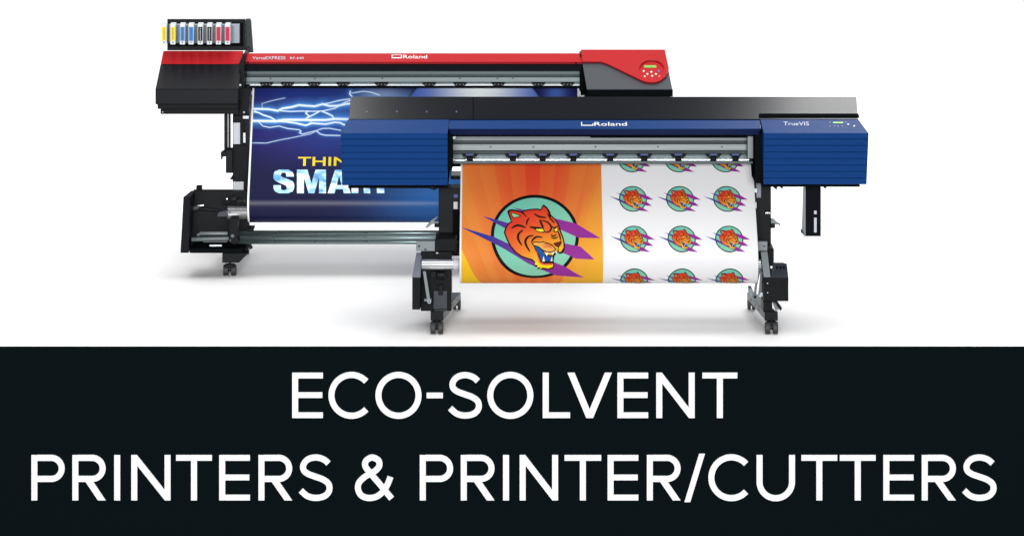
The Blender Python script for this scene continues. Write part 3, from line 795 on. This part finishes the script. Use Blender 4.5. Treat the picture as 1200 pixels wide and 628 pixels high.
# right cover, grey with the red swoosh
def slB(px, py, lift=0.0, off=0.0):
    """on the right cover's slope"""
    t = (105.2-py)/(105.2-60.0); Y = 15.22+.28*t
    a = P(700,105.2,15.22); c = P(700,60,15.50); d = (c-a).normalized(); n = Vector((0,-d.z,d.y)); n = n if n.z > 0 else -n
    return P(px, py, Y)+n*lift
b = mb('charcoal').prof([(15.22,105.2,687.6,788.2),(15.50,60.0,680,779),(15.74,60.5,681,778),(15.74,96,686,784),(15.23,106,687.6,788)])
c2 = b.build('side_cover', B, .004, 'right end cover, grey slope with a red swoosh')
solid('lower_apron', B, 'matt_black', (688,788.6,105.6,113.5,15.222,15.6), (690,786,113.6,124,15.235,15.6), bevel=.002)
solid('seam', B, 'matt_black', (679.6,684,64.5,104,15.47,15.6), bevel=.001)
edge = [(682.6,74.4),(703,74.4),(707.5,75.4),(714,78.0),(748,94.5),(754,97.2),(760.5,98.6),(768,98.5),(775,96.0),(780.4,91.4),(783.2,86.0),(783.6,82)]
sw = [(680.8,60.3)]+edge+[(779.0,60.3)]
def slab(b, pts, lift0, lift1):
    b.loft([slB(x,y,lift1) for x,y in pts], [slB(x,y,lift0) for x,y in pts])
SL = .010
hole = [(763.6+14.6*math.cos(-2*math.pi*i/40), 83.2+10.9*math.sin(-2*math.pi*i/40)) for i in range(40)]
b = mb('red_paint'); allp = sw+hole
up = [b.bm.verts.new(slB(x,y,SL)) for x,y in allp]; dn = [b.bm.verts.new(slB(x,y,-.001)) for x,y in allp]
for t_ in tessellate_polygon([[Vector((x,y,0)) for x,y in sw],[Vector((x,y,0)) for x,y in hole]]): b.face([up[i] for i in t_])
b.use('red_dark'); ns = len(sw)  # edge and recess walls in darker red, shade put into their colour
for i in range(ns): b.face([up[i],dn[i],dn[(i+1)%ns],up[(i+1)%ns]])
for i in range(40): b.face([up[ns+i],dn[ns+i],dn[ns+(i+1)%40],up[ns+(i+1)%40]], True)
swo = b.build('red_panel', c2)
# recessed round keypad
ell = lambda rx, ry, cx=763.6, cy=81.6: [(cx+rx*math.cos(2*math.pi*i/40), cy+ry*math.sin(2*math.pi*i/40)) for i in range(40)]
b = mb('red_paint'); slab(b, ell(14.6,10.9,763.6,83.2), .0, .0012); kp = b.build('keypad', swo)
b = mb('lcd'); slab(b, [(754.8,77.4),(769,77.4),(769,80.0),(754.8,80.0)], .001, .003); b.build('display', kp)
for x, y, m_ in ((754.4,84.2,'cream_button'),(763.3,85.2,'cream_button'),(772,84.2,'blue_button'),(758.6,87.6,'cream_button'),(768.6,87.6,'cream_button'),(755.4,90.6,'cream_button'),(764.2,89.8,'cream_button'),(773,90.6,'cream_button'),(764.8,93.6,'blue_button')):
    b = mb(m_); slab(b, ell(1.2,.9,x,y), .001, .004); b.build('button', kp)

# opening: black lip, tinted cover, silver rails
solid('rear_shade_block', B, 'black_steel', (200,770,95,131,15.73,16.15), bevel=.004)  # unseen deeper body, added to darken the floor shadow under this printer
solid('cover_black_lip', B, 'black_panel', (285.5,682,75.8,83.2,15.44,15.52), bevel=.003)
solid('chassis', B, 'matt_black', (286,684,80,108,15.60,15.72), (680.6,690,76,112,15.5,15.7), bevel=.002)
b = mb('brushed_dark').prof([(15.53,83.4,286.5,681),(15.525,87.4,286.5,681),(15.54,87.8,286.5,681),(15.535,90.4,286.5,681),(15.52,90.8,286.5,681),(15.515,96.4,286.5,681),(15.59,96.4,287,680),(15.59,83.6,287,680)])
gb = b.build('carriage_cover', B, .0012)
b = mb('black_steel')
for x in (317,369,448,539,583,601): b.tube(P(x,92.2,15.505), P(x,92.2,15.52), .0035, 10)
for x in range(300,675,17): b.tube(P(x,89.4,15.525), P(x,89.4,15.54), .0016, 8)
each(b, 'screw', gb)
solid('clamp_rail', B, 'brushed_dark', (288,680,96.6,98.8,15.52,15.58), bevel=.001)
solid('guide_strip', B, 'silver', (288,680,99.0,100.9,15.505,15.55), bevel=.001)
solid('front_edge', B, 'matt_black', (287,682,101.1,103.6,15.50,15.56), bevel=.002)
for x in (312,336.7,368,402,447,503,539,584,631,665):
    b = mb('black_plastic').prism([(x-8,97.0),(x+8,97.0),(x+6.6,100.0),(x+3.4,101.2),(x-3.4,101.2),(x-6.6,100.0)],15.485,15.51)
    pr = b.build('pinch_roller', B, .001)
    c = mb('grey_steel')
    for dx in (-4,0,4): c.tube(P(x+dx,99.4,15.48), P(x+dx,99.4,15.49), .0022, 8)
    each(c, 'screw', pr)
b = mb('silver'); xa, xb = X(281.5,15.5), X(686,15.5)
b.prof([(Y,y,600+xa*F/Y,600+xb*F/Y) for Y,y in [(15.59,103.8),(15.575,107),(15.57,111),(15.575,115),(15.59,118.5),(15.66,118),(15.66,104)]]).build('media_guide', B, .004)

# ---- ink rack
rk = mb('black_steel').prof([(15.62,22.6,196.0,287.6),(15.60,30,196,287.8),(15.60,59.5,196,288),(15.74,56,198,288),(15.74,24.2,198,288)])
rk.use('rack_side').prof([(15.63,22.2,288.0,293.6),(15.63,62,288.0,297.0),(15.75,60,289,297),(15.75,24,289,294.5),(15.70,22.2,289,293)])
rack = rk.build('ink_rack', B, .003)
solid('rack_recess', rack, 'matt_black', (197.5,285,27,54.5,15.595,15.602), bevel=0)
solid('cartridge_tray', rack, 'tray_plastic', (197.6,280.6,29.2,51.0,15.555,15.594), bevel=.002)
b = mb('grey_steel')
for x in (205,216,227,238,248.6,259,270): b.box(x-.4, x+3.2, 30.5, 49.5, 15.549, 15.556)
each(b, 'divider', rack)
carts = [(192.3,'ink_yellow','yellow','yellow ink cartridge at the left end of the rack, sticking out past it'),
         (202.6,'ink_yellow','yellow','yellow ink cartridge beside the first blue one on the rack'),
         (213.8,'ink_cyan','blue','light blue ink cartridge next to the yellow ones'),
         (223.9,'ink_cyan','blue','light blue ink cartridge next to the black ones'),
         (234.7,'ink_black','black','black labelled ink cartridge next to the blue ones'),
         (245.4,'ink_black','black','black labelled ink cartridge next to the magenta ones'),
         (256.0,'ink_magenta','magenta','magenta ink cartridge next to the black ones'),
         (266.6,'ink_magenta','magenta','magenta ink cartridge at the right end of the rack')]
for x, im, cn, lab in carts:
    Yc = 15.42; t = thing('ink_cartridge', (X(x,Yc), Yc+.065, Z(52.6,Yc)), lab, 'ink cartridge', 'ink cartridges in the rack on the red printer')
    y0, y1 = 29.6, 52.6
    mb('white_plastic').prof([(Yc,y0,x-3.1,x+3.1),(Yc,y1,x-3.1,x+3.1),(Yc+.128,y1-5.2,x-2.2,x+4.2),(Yc+.128,y0-3.0,x-2.2,x+4.2),(Yc+.03,y0-1.0,x-3.0,x+3.2)]).build('cartridge_body', t, .002)
    l_ = mb(im).box(x-2.5,x+2.5,32.0,48.3,Yc-.0012,Yc-.0002).build('colour_label', t)
    b = mb('print_dark' if cn != 'black' else 'pale_grey')
    yy = 33.4
    while yy < 47: 
        h_ = random.choice((.5,.8,1.1)); b.box(x-.55, x+.55, yy, yy+h_, Yc-.002, Yc-.0013); yy += h_+.45
    b.build('small_print', l_)
    mb('print_dark').box(x-.8,x+.8,49.3,50.6,Yc-.0012,Yc-.0002).build('bar_mark', t)

# ---- stand of the red printer
b = mb('black_steel').box(262.6,265.5,134,182,15.42,15.5).box(267.5,269.5,134,182,15.45,15.5).box(264.5,272.5,176,203,15.38,15.46).prism([(258.6,179),(261.5,177.4),(266,179),(265.5,183.5),(261,184),(260,187.5),(258.8,187)],15.38,15.42)
b.box(270.4,272.4,208.5,210,15.36,15.44).tube(P(270,209.3,15.37), P(273.5,209.3,15.37), .006)
each(b, 'cable_duct', B, .002)
lg = mb('black_steel').box(272.6,292.5,134.2,225,15.42,15.52).build('leg', B, .003)
b = mb('pale_grey').box(273.2,281.4,144,169.2,15.41,15.419).box(273,285.5,213,223.4,15.41,15.419); each(b, 'leg_cover', lg, .002)
b = mb('black_plastic').box(275,290,170.5,212.5,15.405,15.419).box(273,284,136,143.2,15.405,15.419).box(281.6,286,140,172,15.40,15.419); each(b, 'cable_cover', lg, .002)
b = mb('white_plastic').box(284.6,291.4,136,139.4,15.39,15.404).box(285,287.6,156,167.5,15.39,15.404); each(b, 'sensor', B, .001)
solid('leg', B, 'black_steel', (690,712,124,296,15.42,15.52), bevel=.003)
# winder housing at left
b = mb('black_steel').prism([(226.6,223.6),(292,223.6),(292,282),(290,296),(222,296.4),(222,230)],15.38,15.42)
wh = b.build('winder_housing', B, .002)
b = mb('black_cover').prof([(15.16,230.8,214.8,223.0),(15.16,296.4,211.4,221.2),(15.40,290,216,224),(15.40,223.4,224,229)])
b.build('end_plate', wh, .003)
mb('matt_black').box(222.5,285,291.5,296.6,15.18,15.38).build('base_plate', wh, .002)
b = mb('black_plastic').box(229.8,236.4,218.4,224,15.36,15.4).tube(P(233,222,15.35),P(233,218,15.35),.012).build('knob', wh, .002)
b = mb('black_steel').tube(P(223,244,15.3), P(256,246.4,15.3), .007).tube(P(262,237.6,15.28), P(287,235.5,15.28), .014).tube(P(270,233.5,15.26), P(277,233.5,15.26), .02).use('charcoal').tube(P(226,244.5,15.27), P(233,243,15.27), .012).prism([(256,249),(267,246.4),(267,254),(254,254)],15.2,15.23)
b.use('silver').tube(P(231.5,241.5,15.25), P(239,240.5,15.25), .005).tube(P(265,233.2,15.22), P(267,233.2,15.22), .006).box(245.5,260,286.8,288.8,15.17,15.178)
each(b, 'gear_train', B, .001)
b = mb('aluminium_tube').tube((X(267,LY),LY,Z(249.4,LY)), (X(700,LY),LY,Z(249.4,LY)), .0325, 32).build('take_up_shaft', B, .001)
b = mb('white_plastic').tube((xl2+.004,LY,Z(249.4,LY)), (xl2+.012,LY,Z(249.4,LY)), .042, 30).build('flange', B, .001)
b = mb('black_plastic').prism([(269.6,256),(279,256),(277.8,277),(280,283),(275,286.5),(268,284),(268,278)],15.16,15.24).use('charcoal').tube(P(272.5,276.5,15.15), P(272.5,276.5,15.18), .010).tube(P(270,281.5,15.15), P(270,281.5,15.18), .005)
b.build('arm', B, .002)
b = mb('grey_steel').tube(P(234,273.8,15.3), P(267,273.8,15.3), .011).tube(P(231,276,15.3), P(236,273.4,15.3), .008).use('brushed').tube(P(224.5,280.6,15.2), P(268.5,279.6,15.2), .011).box(238,266,279,284,15.24,15.26)
each(b, 'short_rod', B, .001)
b = mb('tie_bar').tube(P(278,273,15.36), P(705,273,15.36), .0125,20)
b.build('tie_bar', B)
b = mb('tie_bar').tube(P(276,278.6,15.24), P(705,278.6,15.24), .0125,20).build('tie_bar', B)
b = mb('tie_bar').tube(P(278,283.4,15.26), P(705,283.4,15.26), .0115,20).build('tie_bar', B)
b = mb('black_steel').box(289,297,268.4,271,15.3,15.4).tube(P(292,290,15.2),P(295,288,15.2),.012); each(b, 'clamp', B, .001)
def footB(pts, xb):
    b = mb('black_steel').prism(pts,15.24,15.30); b.loft([P(xb[0],297,15.30),P(xb[1],297,15.30),P(xb[1],307,15.30),P(xb[0],307,15.30)], [P(xb[2],270,15.85),P(xb[3],270,15.85),P(xb[3],279,15.85),P(xb[2],279,15.85)])
    b.build('foot', B, .003)
footB([(260.4,296.6),(291,296.6),(280,308),(260.4,308)], (261,279,280,292)); footB([(693,297),(711,297),(711,308),(693,308)], (693,711,690,704))
caster(B, 269.4, 323, 15.27); caster(B, 702, 323, 15.27); caster(B, 287, 290, 15.8, 10); caster(B, 697, 290, 15.8, 10)

# ================================================================== LIGHT
W = bpy.data.worlds.new('World'); S.world = W; W.use_nodes = True
nt = W.node_tree; bg = nt.nodes['Background']
tc = nt.nodes.new('ShaderNodeTexCoord'); sx = nt.nodes.new('ShaderNodeSeparateXYZ'); nt.links.new(tc.outputs['Generated'], sx.inputs['Vector'])
cr = nt.nodes.new('ShaderNodeValToRGB'); nt.links.new(sx.outputs['Z'], cr.inputs['Fac'])
e = cr.color_ramp.elements; e[0].position = 0; e[0].color = (.045,.045,.048,1); e[1].position = 1; e[1].color = (1,1,1,1)
q = e.new(.76); q.color = (.07,.07,.073,1); q = e.new(.90); q.color = (1,1,1,1)
nt.links.new(cr.outputs['Color'], bg.inputs['Color']); bg.inputs['Strength'].default_value = 3.12

def area(name, loc, target, sx_, sy_, power, col=(1,1,1)):
    l = bpy.data.lights.new(name, 'AREA'); l.shape = 'RECTANGLE'; l.size = sx_; l.size_y = sy_; l.energy = power; l.color = col
    o = bpy.data.objects.new(name, l); COL.objects.link(o); o.location = loc
    o.rotation_euler = (Vector(target)-Vector(loc)).to_track_quat('-Z', 'Y').to_euler(); return o
area('front_softbox', (0, -3.0, 4.0), (0, 14.4, .3), 8, 3.4, 3600)
area('left_softbox', (-2.0, 21, 5.4), (-1.0, 14.3, .9), 1.8, 2.6, 110)
area('right_softbox', (3.0, 21, 5.4), (1.6, 14.3, .9), 2.2, 2.6, 230)

# ================================================================== CAMERA
cam = bpy.data.cameras.new('camera'); co = bpy.data.objects.new('camera', cam); COL.objects.link(co)
co.location = (0,0,H); co.rotation_euler = (math.pi/2,0,0)
cam.sensor_width = 36; cam.lens = F/1200*36; cam.shift_y = -(314+YH)/1200
cam.clip_start = .5; cam.clip_end = 300
S.camera = co
S.render.resolution_x = 1024; S.render.resolution_y = 535
S.render.engine = 'CYCLES'; S.cycles.use_denoising = True; S.cycles.max_bounces = 8
S.view_settings.view_transform = 'Standard'; S.view_settings.look = 'None'; S.view_settings.exposure = 0; S.view_settings.gamma = 1
